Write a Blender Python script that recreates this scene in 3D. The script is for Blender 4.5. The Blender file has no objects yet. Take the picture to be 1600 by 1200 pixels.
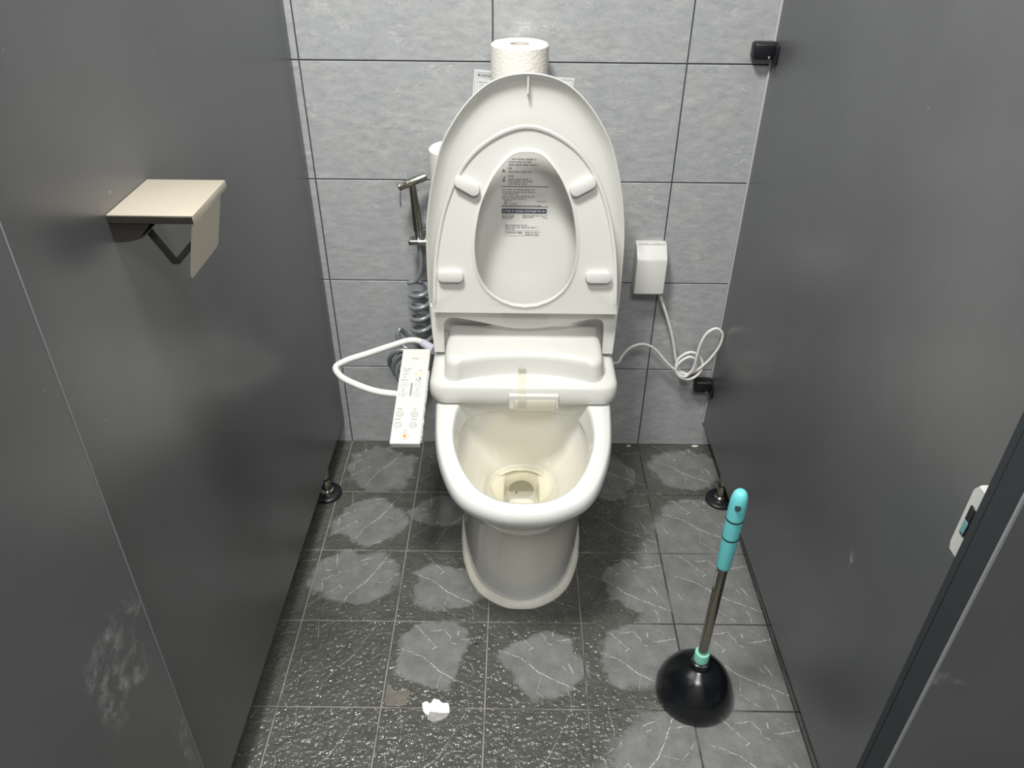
import bpy, bmesh, math, random
from mathutils import Vector, Matrix
random.seed(4)
PI = math.pi
sc = bpy.context.scene
COL = sc.collection

# ------------------------------------------------------------------ camera, light, exposure
cam = bpy.data.cameras.new('camera'); cam_o = bpy.data.objects.new('camera', cam); COL.objects.link(cam_o)
cam.sensor_fit = 'HORIZONTAL'; cam.sensor_width = 36.0; cam.lens = 1194.4155 * 36.0 / 1600.0
cam.clip_start = 0.02
cam_o.location = (0.4480, -1.6706, 1.3533)
cam_o.rotation_euler = (math.radians(55.3608), math.radians(-0.4633), math.radians(0.4011))
sc.camera = cam_o
w = bpy.data.worlds.new('world'); sc.world = w; w.use_nodes = True
w.node_tree.nodes['Background'].inputs[0].default_value = (0.6, 0.63, 0.66, 1)
w.node_tree.nodes['Background'].inputs[1].default_value = 0.3
sc.view_settings.view_transform = 'Standard'; sc.view_settings.look = 'None'
sc.view_settings.exposure = 0.0; sc.view_settings.gamma = 1.0
sc.view_settings.use_curve_mapping = False


def area(name, loc, target, sx, sy, power, color):
    l = bpy.data.lights.new(name, 'AREA'); l.shape = 'RECTANGLE'; l.size = sx; l.size_y = sy
    l.energy = power; l.color = color
    o = bpy.data.objects.new(name, l); COL.objects.link(o); o.location = loc
    d = Vector(target) - Vector(loc)
    o.rotation_euler = d.to_track_quat('-Z', 'Y').to_euler()
    return o


area('cubicle_ceiling_lamp', (0.14, -1.05, 2.46), (0.14, -1.05, 0), 0.34, 0.34, 55, (1.0, 0.985, 0.95))
area('corridor_ceiling_lamp', (0.60, -2.25, 2.46), (0.60, -2.25, 0), 0.6, 0.6, 34, (1.0, 0.985, 0.95))

# ------------------------------------------------------------------ helpers
WLOC = {}


def lin(c):
    return tuple(((x / 255) / 12.92 if x / 255 <= 0.04045 else ((x / 255 + 0.055) / 1.055) ** 2.4) for x in c)


def mat(name, rgb, rough=0.5, metal=0.0, spec=0.5, coat=0.0, bump=None, var=None):
    """rgb in 0-255 sRGB; bump=(scale,strength,distance); var=(scale,amount) brightness mottling"""
    m = bpy.data.materials.new(name); m.use_nodes = True
    nt = m.node_tree; b = nt.nodes['Principled BSDF']
    b.inputs['Base Color'].default_value = (*lin(rgb), 1)
    b.inputs['Roughness'].default_value = rough; b.inputs['Metallic'].default_value = metal
    b.inputs['Specular IOR Level'].default_value = spec
    b.inputs['Coat Weight'].default_value = coat; b.inputs['Coat Roughness'].default_value = 0.06
    if bump or var:
        tc = nt.nodes.new('ShaderNodeTexCoord')
    if bump:
        n = nt.nodes.new('ShaderNodeTexNoise'); n.inputs['Scale'].default_value = bump[0]; n.inputs['Detail'].default_value = 4
        bp = nt.nodes.new('ShaderNodeBump'); bp.inputs['Strength'].default_value = bump[1]; bp.inputs['Distance'].default_value = bump[2]
        nt.links.new(tc.outputs['Object'], n.inputs['Vector']); nt.links.new(n.outputs[0], bp.inputs['Height'])
        nt.links.new(bp.outputs[0], b.inputs['Normal'])
    if var:
        n = nt.nodes.new('ShaderNodeTexNoise'); n.inputs['Scale'].default_value = var[0]; n.inputs['Detail'].default_value = 5
        r = nt.nodes.new('ShaderNodeMapRange'); r.inputs['From Min'].default_value = 0.3; r.inputs['From Max'].default_value = 0.7
        r.inputs['To Min'].default_value = 1 - var[1]; r.inputs['To Max'].default_value = 1 + var[1]
        mx = nt.nodes.new('ShaderNodeMix'); mx.data_type = 'RGBA'; mx.blend_type = 'MULTIPLY'; mx.inputs[0].default_value = 1
        mx.inputs[6].default_value = (*lin(rgb), 1)
        nt.links.new(tc.outputs['Object'], n.inputs['Vector']); nt.links.new(n.outputs[0], r.inputs[0])
        nt.links.new(r.outputs[0], mx.inputs[7]); nt.links.new(mx.outputs[2], b.inputs['Base Color'])
    return m


def tagp(o, label=None, cat=None, group=None, kind=None):
    for k, v in (('label', label), ('category', cat), ('group', group), ('kind', kind)):
        if v:
            o[k] = v
    return o


def empty(name, loc, label=None, cat=None, group=None, kind=None):
    o = bpy.data.objects.new(name, None); COL.objects.link(o); o.location = loc; o.empty_display_size = 0.05
    WLOC[o] = Vector(loc)
    return tagp(o, label, cat, group, kind)


def link_mesh(name, me, m, parent=None, at=None, base=False):
    """me holds world coordinates (or, with at, local ones round the point at)"""
    o = bpy.data.objects.new(name, me); COL.objects.link(o)
    if at is None:
        xs = [v.co for v in me.vertices]
        lo = Vector([min(c[i] for c in xs) for i in range(3)]); hi = Vector([max(c[i] for c in xs) for i in range(3)])
        at = (lo + hi) / 2
        at.z = lo.z
        me.transform(Matrix.Translation(-at))
    at = Vector(at); WLOC[o] = at
    if parent:
        o.parent = parent; o.location = at - WLOC[parent]
    else:
        o.location = at
    if m is not None and not me.materials:
        for q in (m if isinstance(m, (list, tuple)) else [m]):
            me.materials.append(q)
    return o


def finish(bm, name, m, parent=None, smooth=40):
    bmesh.ops.recalc_face_normals(bm, faces=bm.faces[:])
    me = bpy.data.meshes.new(name); bm.to_mesh(me); bm.free()
    if smooth:
        for p in me.polygons:
            p.use_smooth = True
        me.set_sharp_from_angle(angle=math.radians(smooth))
    return link_mesh(name, me, m, parent)


def part(name, bm, m, parent=None, smooth=40):
    return finish(bm, name, m, parent, smooth)


def box(bm, x0, x1, y0, y1, z0, z1, bev=0.0, seg=2):
    r = bmesh.ops.create_cube(bm, size=1)
    vs = r['verts']
    for v in vs:
        v.co = Vector(((x0 + x1) / 2 + v.co.x * (x1 - x0), (y0 + y1) / 2 + v.co.y * (y1 - y0), (z0 + z1) / 2 + v.co.z * (z1 - z0)))
    if bev:
        es = list({e for v in vs for e in v.link_edges})
        bmesh.ops.bevel(bm, geom=es, offset=bev, segments=seg, profile=0.5, affect='EDGES')
    return bm


def boxed(*a, **k):
    return box(bmesh.new(), *a, **k)


def loft(loops, caps=(True, True), closed=True, bm=None):
    bm = bm or bmesh.new()
    rows = [[bm.verts.new(p) for p in L] for L in loops]
    n = len(rows[0])
    for a, b in zip(rows, rows[1:]):
        for i in range(n if closed else n - 1):
            j = (i + 1) % n
            bm.faces.new((a[i], a[j], b[j], b[i]))
    if caps[0]:
        bm.faces.new(rows[0])
    if caps[1]:
        bm.faces.new(rows[-1])
    return bm


def ring(loops, bm=None):
    """loops closed on themselves in both directions"""
    bm = bm or bmesh.new()
    rows = [[bm.verts.new(p) for p in L] for L in loops]
    n = len(rows[0])
    for k in range(len(rows)):
        a, b = rows[k], rows[(k + 1) % len(rows)]
        for i in range(n):
            j = (i + 1) % n
            bm.faces.new((a[i], a[j], b[j], b[i]))
    return bm


def lathe(profile, centre, n=40, bm=None, axis=(0, 0, 1), closed_profile=False):
    """profile of (radius, height)"""
    q = Vector((0, 0, 1)).rotation_difference(Vector(axis).normalized())
    c = Vector(centre)
    loops = []
    for r, z in profile:
        loops.append([c + q @ Vector((r * math.cos(2 * PI * i / n), r * math.sin(2 * PI * i / n), z)) for i in range(n)])
    if closed_profile:
        return ring(loops, bm)
    return loft(loops, bm=bm)


def catmull(pts, per=8, closed=False):
    P = [Vector(p) for p in pts]; out = []
    n = len(P)
    rng = range(n if closed else n - 1)
    for i in rng:
        if closed:
            p0, p1, p2, p3 = P[(i - 1) % n], P[i], P[(i + 1) % n], P[(i + 2) % n]
        else:
            p1, p2 = P[i], P[i + 1]
            p0 = P[i - 1] if i else p1 * 2 - p2
            p3 = P[i + 2] if i + 2 < n else p2 * 2 - p1
        d1 = max((p1 - p0).length, 1e-6) ** .5; d2 = max((p2 - p1).length, 1e-6) ** .5; d3 = max((p3 - p2).length, 1e-6) ** .5
        m1 = ((p1 - p0) / d1 - (p2 - p0) / (d1 + d2) + (p2 - p1) / d2) * d2
        m2 = ((p2 - p1) / d2 - (p3 - p1) / (d2 + d3) + (p3 - p2) / d3) * d2
        for k in range(per):
            t = k / per
            h00 = 2 * t**3 - 3 * t**2 + 1; h10 = t**3 - 2 * t**2 + t; h01 = -2 * t**3 + 3 * t**2; h11 = t**3 - t**2
            out.append(p1 * h00 + m1 * h10 + p2 * h01 + m2 * h11)
    if not closed:
        out.append(P[-1])
    return out


def resample(pts, n):
    P = [Vector(p) for p in pts]
    d = [0]
    for a, b in zip(P, P[1:]):
        d.append(d[-1] + (b - a).length)
    out = []; k = 0
    for i in range(n):
        s = d[-1] * i / (n - 1)
        while k < len(d) - 2 and d[k + 1] < s:
            k += 1
        f = (s - d[k]) / max(d[k + 1] - d[k], 1e-9)
        out.append(P[k].lerp(P[k + 1], min(1, max(0, f))))
    return out


def tube(pts, r, seg=12, per=8, bm=None, smooth_path=True):
    """r a number or one per control point"""
    bm = bm or bmesh.new()
    path = catmull(pts, per) if smooth_path else [Vector(p) for p in pts]
    m = len(path)
    if isinstance(r, (list, tuple)):
        rr = []
        for i in range(m):
            t = i / (m - 1) * (len(r) - 1); k = min(int(t), len(r) - 2)
            rr.append(r[k] + (r[k + 1] - r[k]) * (t - k))
    else:
        rr = [r] * m
    loops = []; up = None
    for i, p in enumerate(path):
        t = (path[min(i + 1, m - 1)] - path[max(i - 1, 0)]).normalized()
        if up is None:
            up = t.orthogonal().normalized()
        up = (up - t * up.dot(t)).normalized(); side = t.cross(up)
        loops.append([p + (up * math.cos(2 * PI * k / seg) + side * math.sin(2 * PI * k / seg)) * rr[i] for k in range(seg)])
    return loft(loops, bm=bm)


def rrect(x0, x1, y0, y1, r, n=6):
    """rounded rectangle outline (counter-clockwise); r one radius or four (x0y0, x1y0, x1y1, x0y1)"""
    if not isinstance(r, (list, tuple)):
        r = [r] * 4
    out = []
    for (cx, cy, a0, q) in ((x0 + r[0], y0 + r[0], PI, r[0]), (x1 - r[1], y0 + r[1], 1.5 * PI, r[1]), (x1 - r[2], y1 - r[2], 0, r[2]), (x0 + r[3], y1 - r[3], .5 * PI, r[3])):
        for k in range(n + 1):
            a = a0 + .5 * PI * k / n
            out.append((cx + q * math.cos(a), cy + q * math.sin(a)))
    return out


def at_z(loop, z):
    return [Vector((p[0], p[1], z)) for p in loop]


def prism(poly, z0, z1, f, bm=None):
    """2-D outline extruded between two depths; f maps (u, v, d) to world"""
    return loft([[f(u, v, z0) for u, v in poly], [f(u, v, z1) for u, v in poly]], bm=bm)


# ------------------------------------------------------------------ node helpers
class NT:
    def __init__(s, m):
        s.m = m; m.use_nodes = True; s.t = m.node_tree; s.b = s.t.nodes['Principled BSDF']

    def n(s, typ, **kw):
        x = s.t.nodes.new(typ)
        for k, v in kw.items():
            setattr(x, k, v)
        return x

    def put(s, sock, v):
        if isinstance(v, bpy.types.NodeSocket):
            s.t.links.new(v, sock)
        elif v is not None:
            sock.default_value = v

    def math(s, op, a, b=None, c=None, clamp=False):
        x = s.n('ShaderNodeMath', operation=op, use_clamp=clamp)
        for i, v in enumerate((a, b, c)):
            s.put(x.inputs[i], v)
        return x.outputs[0]

    def vec(s, op, a, b=None, scale=None):
        x = s.n('ShaderNodeVectorMath', operation=op)
        s.put(x.inputs[0], a); s.put(x.inputs[1], b)
        if scale is not None:
            s.put(x.inputs['Scale'], scale)
        return x.outputs['Value'] if op in ('DOT_PRODUCT', 'LENGTH', 'DISTANCE') else x.outputs[0]

    def noise(s, v, scale, detail=3, rough=.55, color=False):
        x = s.n('ShaderNodeTexNoise'); s.put(x.inputs['Vector'], v)
        x.inputs['Scale'].default_value = scale; x.inputs['Detail'].default_value = detail; x.inputs['Roughness'].default_value = rough
        return x.outputs['Color'] if color else x.outputs[0]

    def ramp(s, v, a, b, c=0.0, d=1.0, smooth=False):
        x = s.n('ShaderNodeMapRange'); x.clamp = True
        if smooth:
            x.interpolation_type = 'SMOOTHSTEP'
        s.put(x.inputs[0], v)
        for i, q in enumerate((a, b, c, d)):
            s.put(x.inputs[1 + i], q)
        return x.outputs[0]

    def mix(s, f, a, b, blend='MIX'):
        x = s.n('ShaderNodeMix', data_type='RGBA', blend_type=blend)
        s.put(x.inputs[0], f)
        for i, q in ((6, a), (7, b)):
            s.put(x.inputs[i], (*q, 1) if isinstance(q, tuple) and len(q) == 3 else q)
        return x.outputs[2]

    def blob(s, P, c, r):
        """1 at the centre of an ellipsoid at c with radii r, 0 at its surface"""
        d = s.vec('SUBTRACT', P, c); d = s.vec('DIVIDE', d, r); L = s.vec('LENGTH', d)
        return s.math('SUBTRACT', 1.0, L)


# ------------------------------------------------------------------ materials
def make_wall_tile_material():
    m = bpy.data.materials.new('grey_stone_wall_tile'); k = NT(m)
    tc = k.n('ShaderNodeTexCoord'); oi = k.n('ShaderNodeObjectInfo')
    off = k.n('ShaderNodeCombineXYZ')
    k.put(off.inputs[0], k.math('MULTIPLY', oi.outputs['Random'], 37.0)); k.put(off.inputs[2], k.math('MULTIPLY', oi.outputs['Random'], 11.0))
    P = k.vec('ADD', tc.outputs['Object'], off.outputs[0])
    mp = k.n('ShaderNodeMapping'); mp.inputs['Rotation'].default_value = (0, math.radians(-33), 0); mp.inputs['Scale'].default_value = (1.0, 1.0, 2.6)
    k.put(mp.inputs[0], P)
    Q = mp.outputs[0]
    fine = k.noise(Q, 26, 7, .72); grain = k.noise(P, 190, 4, .7); big = k.noise(P, 7, 3); streak = k.noise(Q, 5.5, 7, .6)
    base = k.mix(k.ramp(fine, .25, .75), lin((140, 143, 145)), lin((186, 188, 188)))
    base = k.mix(k.ramp(big, .35, .7, 0, .4), base, lin((154, 158, 163)))
    base = k.mix(k.ramp(grain, .56, .72, 0, .35), base, lin((196, 197, 196)))
    base = k.mix(k.ramp(grain, .44, .30, 0, .35), base, lin((112, 116, 120)))
    vein = k.ramp(k.math('ABSOLUTE', k.math('SUBTRACT', streak, .5)), 0.0, .006, 1, 0)
    vein = k.math('MULTIPLY', vein, k.ramp(k.noise(P, 11, 2), .48, .60))
    base = k.mix(k.math('MULTIPLY', vein, .75), base, lin((205, 206, 204)))
    k.put(k.b.inputs['Base Color'], base); k.b.inputs['Roughness'].default_value = .42; k.b.inputs['Specular IOR Level'].default_value = .4
    bp = k.n('ShaderNodeBump'); bp.inputs['Strength'].default_value = .25; bp.inputs['Distance'].default_value = .0012
    k.put(bp.inputs['Height'], fine); k.put(k.b.inputs['Normal'], bp.outputs[0])
    return m


DRY = [((.09, -.49), (.10, .085)), ((.30, -.515), (.085, .07)), ((.29, -.69), (.082, .075)), ((.515, -.715), (.085, .075)),
       ((.71, -.69), (.085, .085)), ((.94, -.60), (.22, .36)), ((.86, -.98), (.26, .20)), ((.95, -.85), (.20, .3)),
       ((.10, -.31), (.10, .075)), ((.10, -.12), (.09, .09)), ((.28, -.27), (.08, .06)), ((.91, -.11), (.10, .08)), ((.92, -.32), (.10, .09)), ((.70, -.14), (.07, .08)), ((.72, -.50), (.06, .08))]


def wetness(k, P):
    """0 on the dried patches, 1 where the floor is wet"""
    wob = k.noise(P, 9, 5, .6, color=True)
    q = k.vec('ADD', P, k.vec('SCALE', k.vec('SUBTRACT', wob, (.5, .5, .5)), scale=.13))
    m = None
    for (cx, cy), (rx, ry) in DRY:
        b = k.blob(q, (cx, cy, 0), (rx, ry, .5))
        m = b if m is None else k.math('MAXIMUM', m, b)
    return k.ramp(m, -.08, .10, 1, 0, True)


SEGS = []


def polyline(pts, wdt, amt):
    for a, b in zip(pts, pts[1:]):
        SEGS.append((a, b, wdt, amt))


polyline([(.838, .002), (.759, .173), (.673, .358), (.597, .481), (.521, .56), (.447, .644), (.376, .796), (.342, .903)], .0042, .95)
polyline([(.316, .534), (.202, .633), (.07, .745), (0, .854)], .0034, .75)
polyline([(.172, .075), (.069, .196)], .003, .8)
polyline([(.185, .021), (.199, .097), (.224, .217), (.219, .261)], .0062, .5)
polyline([(.12, .306), (.172, .312)], .0085, .45)
polyline([(.281, .319), (.251, .399), (.192, .386), (.16, .422), (.092, .451), (.11, .537), (.12, .614)], .0042, .6)
polyline([(.50, .166), (.541, .138), (.623, .115)], .0075, .45)
polyline([(.828, .18), (.888, .157), (.985, .152)], .0055, .5)
polyline([(.526, .221), (.579, .195)], .006, .4)
polyline([(.833, .493), (.91, .399), (.968, .326)], .0035, .6)
polyline([(.60, .893), (.691, .859)], .0062, .5)
polyline([(.313, .52), (.343, .562)], .008, .4)
polyline([(.636, .445), (.799, .486)], .0035, .4)


def make_floor_tile_material():
    m = bpy.data.materials.new('charcoal_veined_floor_tile'); k = NT(m)
    uv = k.n('ShaderNodeUVMap'); geo = k.n('ShaderNodeNewGeometry')
    U = uv.outputs[0]; P = geo.outputs['Position']
    wob = k.noise(U, 14, 4, color=True)
    Uw = k.vec('ADD', U, k.vec('SCALE', k.vec('SUBTRACT', wob, (.5, .5, .5)), scale=.03))
    vein = None
    for a, b, wd, am in SEGS:
        A = (a[0], a[1], 0); ba = (b[0] - a[0], b[1] - a[1], 0); L2 = ba[0]**2 + ba[1]**2
        pa = k.vec('SUBTRACT', Uw, A)
        h = k.math('MULTIPLY', k.vec('DOT_PRODUCT', pa, (ba[0] / L2, ba[1] / L2, 0)), 1.0, clamp=True)
        d = k.vec('LENGTH', k.vec('SUBTRACT', pa, k.vec('SCALE', ba, scale=h)))
        v = k.ramp(d, wd * .35, wd * 1.15, am, 0)
        vein = v if vein is None else k.math('MAXIMUM', vein, v)
    brk = k.ramp(k.noise(U, 34, 5, .75), .40, .56)
    vein = k.math('MULTIPLY', vein, k.math('ADD', k.math('MULTIPLY', brk, .65), .35))
    sp = k.noise(U, 46, 5, .75); mot = k.noise(U, 5, 5, .65); grain = k.noise(U, 150, 3, .7)
    wet = wetness(k, P)
    base = k.mix(k.ramp(mot, .3, .7), lin((92, 94, 93)), lin((123, 125, 123)))
    base = k.mix(k.ramp(grain, .50, .70, 0, .75), base, lin((152, 154, 150)))
    base = k.mix(k.ramp(grain, .48, .30, 0, .75), base, lin((50, 52, 52)))
    base = k.mix(k.ramp(sp, .60, .70, 0, .6), base, lin((170, 172, 168)))
    base = k.mix(vein, base, lin((226, 227, 222)))
    dark = k.mix(1.0, base, lin((190, 188, 182)), 'MULTIPLY')
    col = k.mix(wet, base, dark)
    k.put(k.b.inputs['Base Color'], col)
    k.put(k.b.inputs['Roughness'], k.math('ADD', k.ramp(wet, 0, 1, .62, .07), k.ramp(sp, .4, .7, 0, .1)))
    k.b.inputs['Specular IOR Level'].default_value = .5
    bp = k.n('ShaderNodeBump'); bp.inputs['Strength'].default_value = .9; k.put(bp.inputs['Distance'], k.ramp(wet, 0, 1, .0012, .0050))
    hgt = k.math('ADD', k.noise(P, 120, 2, .5), k.math('MULTIPLY', k.noise(P, 40, 2), .8))
    k.put(bp.inputs['Height'], hgt); k.put(k.b.inputs['Normal'], bp.outputs[0])
    return m


def make_grout_material():
    m = bpy.data.materials.new('floor_grout'); k = NT(m)
    P = k.n('ShaderNodeNewGeometry').outputs['Position']
    sx = k.n('ShaderNodeSeparateXYZ'); k.put(sx.inputs[0], P)
    n = k.math('ADD', k.noise(P, 9, 4), k.ramp(sx.outputs[0], .15, 1.0, .16, -.16))
    k.put(k.b.inputs['Base Color'], k.mix(k.ramp(n, .38, .62), lin((52, 51, 48)), lin((136, 134, 126))))
    k.b.inputs['Roughness'].default_value = .5
    return m


def make_panel_material():
    m = bpy.data.materials.new('grey_laminate_panel'); k = NT(m)
    P = k.n('ShaderNodeNewGeometry').outputs['Position']
    base = k.mix(k.ramp(k.noise(P, 4, 3), .35, .65), lin((84, 85, 88)), lin((90, 91, 94)))
    wob = k.noise(P, 22, 4, color=True)
    q = k.vec('ADD', P, k.vec('SCALE', k.vec('SUBTRACT', wob, (.5, .5, .5)), scale=.10))
    st = None
    for c, r in (((.046, -1.20, .67), (.05, .05, .07)), ((.046, -1.16, .63), (.05, .03, .03)), ((.046, -1.145, .44), (.05, .025, .06)), ((.046, -1.14, .69), (.05, .015, .03)),
                 ((.97, -.851, .474), (.03, .014, .016)), ((.905, -1.19, .62), (.06, .03, .02))):
        b = k.blob(q, c, r); st = b if st is None else k.math('MAXIMUM', st, b)
    st = k.math('MULTIPLY', k.ramp(st, .0, .5), k.ramp(k.noise(P, 60, 5, .75), .45, .7))
    specks = k.ramp(k.noise(P, 75, 2, .5), .775, .79)
    k.put(k.b.inputs['Base Color'], k.mix(k.math('MAXIMUM', k.math('MULTIPLY', st, .5), k.math('MULTIPLY', specks, .5)), base, lin((196, 196, 194))))
    k.b.inputs['Roughness'].default_value = .33; k.b.inputs['IOR'].default_value = 1.65; k.b.inputs['Specular IOR Level'].default_value = .7
    bp = k.n('ShaderNodeBump'); bp.inputs['Strength'].default_value = .06; bp.inputs['Distance'].default_value = .0006
    k.put(bp.inputs['Height'], k.noise(P, 420, 2)); k.put(k.b.inputs['Normal'], bp.outputs[0])
    return m


def make_bowl_material():
    m = bpy.data.materials.new('stained_vitreous_china'); k = NT(m)
    P = k.n('ShaderNodeNewGeometry').outputs['Position']
    ins = k.blob(P, (.4705, -.45, .22), (.15, .23, .19))
    base = k.mix(k.ramp(ins, .0, .12), lin((216, 217, 214)), lin((228, 225, 214)))
    n = k.noise(P, 45, 5, .7)
    side = k.math('MAXIMUM', k.blob(P, (.555, -.42, .25), (.05, .06, .07)), k.blob(P, (.385, -.44, .25), (.045, .09, .08)))
    base = k.mix(k.math('MULTIPLY', k.ramp(side, 0, .5), k.ramp(n, .54, .7, 0, .5)), base, lin((206, 192, 158)))
    sump = k.blob(P, (.4705, -.357, .125), (.055, .075, .05))
    base = k.mix(k.ramp(sump, 0, .3, 0, .75), base, lin((222, 217, 192)))
    yl = k.blob(k.vec('ADD', P, k.vec('SCALE', k.vec('SUBTRACT', k.noise(P, 60, 3, color=True), (.5, .5, .5)), scale=.02)), (.471, -.385, .10), (.007, .04, .09))
    base = k.mix(k.ramp(yl, 0, .4, 0, .8), base, lin((214, 202, 84)))
    k.put(k.b.inputs['Base Color'], base); k.b.inputs['Roughness'].default_value = .12
    k.b.inputs['Coat Weight'].default_value = .4; k.b.inputs['Coat Roughness'].default_value = .04
    return m


def make_clear(name, tint, gloss_rough=.03, dens=0.15, milk=0.0, milk_rgb=(230, 226, 205)):
    """clear film: transparent tint with a Fresnel gloss, and a little milkiness"""
    m = bpy.data.materials.new(name); m.use_nodes = True; t = m.node_tree
    t.nodes.remove(t.nodes['Principled BSDF']); out = t.nodes['Material Output']
    tr = t.nodes.new('ShaderNodeBsdfTransparent'); tr.inputs[0].default_value = (*lin(tint), 1)
    gl = t.nodes.new('ShaderNodeBsdfGlossy'); gl.inputs['Roughness'].default_value = gloss_rough
    df = t.nodes.new('ShaderNodeBsdfDiffuse'); df.inputs[0].default_value = (*lin(milk_rgb), 1)
    fr = t.nodes.new('ShaderNodeLayerWeight'); fr.inputs[0].default_value = .12
    m1 = t.nodes.new('ShaderNodeMixShader'); m1.inputs[0].default_value = milk
    t.links.new(tr.outputs[0], m1.inputs[1]); t.links.new(df.outputs[0], m1.inputs[2])
    m2 = t.nodes.new('ShaderNodeMixShader'); t.links.new(fr.outputs['Fresnel'], m2.inputs[0])
    t.links.new(m1.outputs[0], m2.inputs[1]); t.links.new(gl.outputs[0], m2.inputs[2])
    t.links.new(m2.outputs[0], out.inputs[0])
    return m


M = {}
M['wall_tile'] = make_wall_tile_material()
M['floor_tile'] = make_floor_tile_material()
M['grout'] = make_grout_material()
M['wall_grout'] = mat('dark_wall_grout', (62, 64, 66), .8)
M['panel'] = make_panel_material()
M['paint'] = mat('painted_plaster', (176, 176, 174), .8, var=(3, .03))
M['bowl'] = make_bowl_material()
M['ceramic'] = mat('white_vitreous_china', (224, 225, 223), .1, coat=.4)
M['plastic'] = mat('white_gloss_plastic', (210, 210, 205), .24, coat=.15)
M['plastic2'] = mat('off_white_plastic', (208, 208, 204), .32)
M['cord'] = mat('white_pvc_cord', (226, 225, 220), .4)
M['cuff'] = mat('lavender_grey_rubber', (190, 192, 204), .5)
M['paper'] = mat('embossed_tissue', (226, 223, 216), .95, spec=.1, bump=(160, .5, .003))
M['core'] = mat('pale_cardboard', (206, 202, 194), .9)
M['sheet'] = mat('printed_sheet', (214, 215, 215), .8)
M['ink'] = mat('dark_print', (70, 72, 76), .7)
M['ink_soft'] = mat('grey_print', (128, 130, 130), .7)
M['ink_faint'] = mat('pale_grey_print', (140, 142, 140), .6)
M['navy'] = mat('navy_print', (38, 40, 66), .6)
M['white_print'] = mat('white_print', (226, 226, 230), .6)
M['grey_key'] = mat('grey_key', (186, 186, 180), .45)
M['orange'] = mat('orange_print', (222, 150, 58), .5)
M['peach'] = mat('peach_print', (246, 198, 172), .5)
M['green'] = mat('pale_green_print', (206, 216, 170), .5)
M['steel'] = mat('satin_steel', (200, 196, 186), .33, 1.0, bump=(300, .05, .0004))
M['holder'] = mat('champagne_coated_steel', (196, 188, 172), .36, .55)
M['holder_shade'] = mat('shaded_coated_steel', (74, 72, 66), .4, .6)  # the holder's steel darkened to paint its unlit lips, gusset and arm
M['chrome'] = mat('chrome', (214, 214, 210), .12, 1.0)
M['gun'] = mat('brushed_nickel', (168, 166, 154), .24, 1.0)
M['hose'] = mat('grey_hose', (138, 143, 147), .3, .3)
M['black'] = mat('black_rubber', (14, 16, 20), .22, spec=.5)
M['black_soft'] = mat('black_plastic', (20, 21, 26), .4)
M['gasket'] = mat('dark_rubber_and_shade', (40, 46, 50), .7)  # rubber colour, also used to paint the shaded post end
M['edge'] = mat('pale_edge_band', (188, 190, 190), .4)
M['edge_grey'] = mat('grey_edge_band', (132, 136, 138), .4)
M['aqua'] = mat('aqua_plastic', (108, 204, 208), .4)
M['mint'] = mat('mint_plastic', (134, 208, 188), .4)
M['sealant'] = mat('white_sealant', (226, 224, 212), .5, bump=(60, .4, .003), var=(30, .06))
M['tissue'] = mat('puddle_glint_white', (252, 252, 250), .5, bump=(90, .3, .002))  # flat white standing in for a bright puddle reflection
M['leaf'] = mat('wet_brown_paper', (108, 104, 95), .35, var=(60, .2), bump=(60, .5, .003))
M['chip'] = mat('pale_plaster_chip', (214, 214, 206), .8)
M['latch'] = mat('latch_grey_plastic', (196, 197, 195), .4)
M['teal'] = mat('teal_reflection', (96, 150, 152), .3)
M['water'] = make_clear('bowl_water', (252, 251, 244))
M['tape'] = make_clear('clear_tape', (254, 254, 250), .15, milk=.25, milk_rgb=(238, 236, 226))

# ------------------------------------------------------------------ the setting
X0, X1, YB, YF, H = -1.05, 2.05, 0.0, -3.1, 2.5
XL, XR = -0.014, 0.97          # faces of the two partitions
floor = tagp(part('floor', boxed(X0, X1, YF, .1, -.08, -.0022), M['grout'], smooth=0), kind='structure')
wall_back = tagp(part('wall_back', boxed(X0, X1, .0018, .1, -.0022, H), M['wall_grout'], smooth=0), kind='structure')
tagp(part('ceiling', boxed(X0, X1, YF, .1, H, H + .08), M['paint'], smooth=0), kind='structure')
tagp(part('wall_left', boxed(X0 - .08, X0, YF, .1, -.08, H), M['paint'], smooth=0), kind='structure')
tagp(part('wall_right', boxed(X1, X1 + .08, YF, .1, -.08, H), M['paint'], smooth=0), kind='structure')
tagp(part('wall_front', boxed(X0, X1, YF - .08, YF, -.08, H), M['paint'], smooth=0), kind='structure')


def tile_mesh(name, wx, wy, th, ch, vertical, rot):
    """a chamfered slab, top (or front) face at 0; uv 0-1 over the face"""
    hx, hy = wx / 2, wy / 2
    q = []
    for (x, y, d) in ((hx, hy, th), (hx, hy, ch), (hx - ch, hy - ch, 0)):
        for sx, sy in ((-1, -1), (1, -1), (1, 1), (-1, 1)):
            q.append((sx * x, sy * y, -d))
    fs = [(8, 9, 10, 11)]
    for a in (0, 4):
        for i in range(4):
            j = (i + 1) % 4
            fs.append((a + i, a + j, a + 4 + j, a + 4 + i))
    if vertical:
        vs = [(x, -d, y) for x, y, d in q]
    else:
        vs = q
    me = bpy.data.meshes.new(name); me.from_pydata(vs, [], fs)
    uvl = me.uv_layers.new(name='UVMap')
    for lp in me.loops:
        x, y, d = q[lp.vertex_index]
        u, v = x / wx + .5, .5 - y / wy
        if rot:
            u, v = v, 1 - u           # the print turned a quarter
        uvl.data[lp.index].uv = (u, v)
    return me


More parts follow.
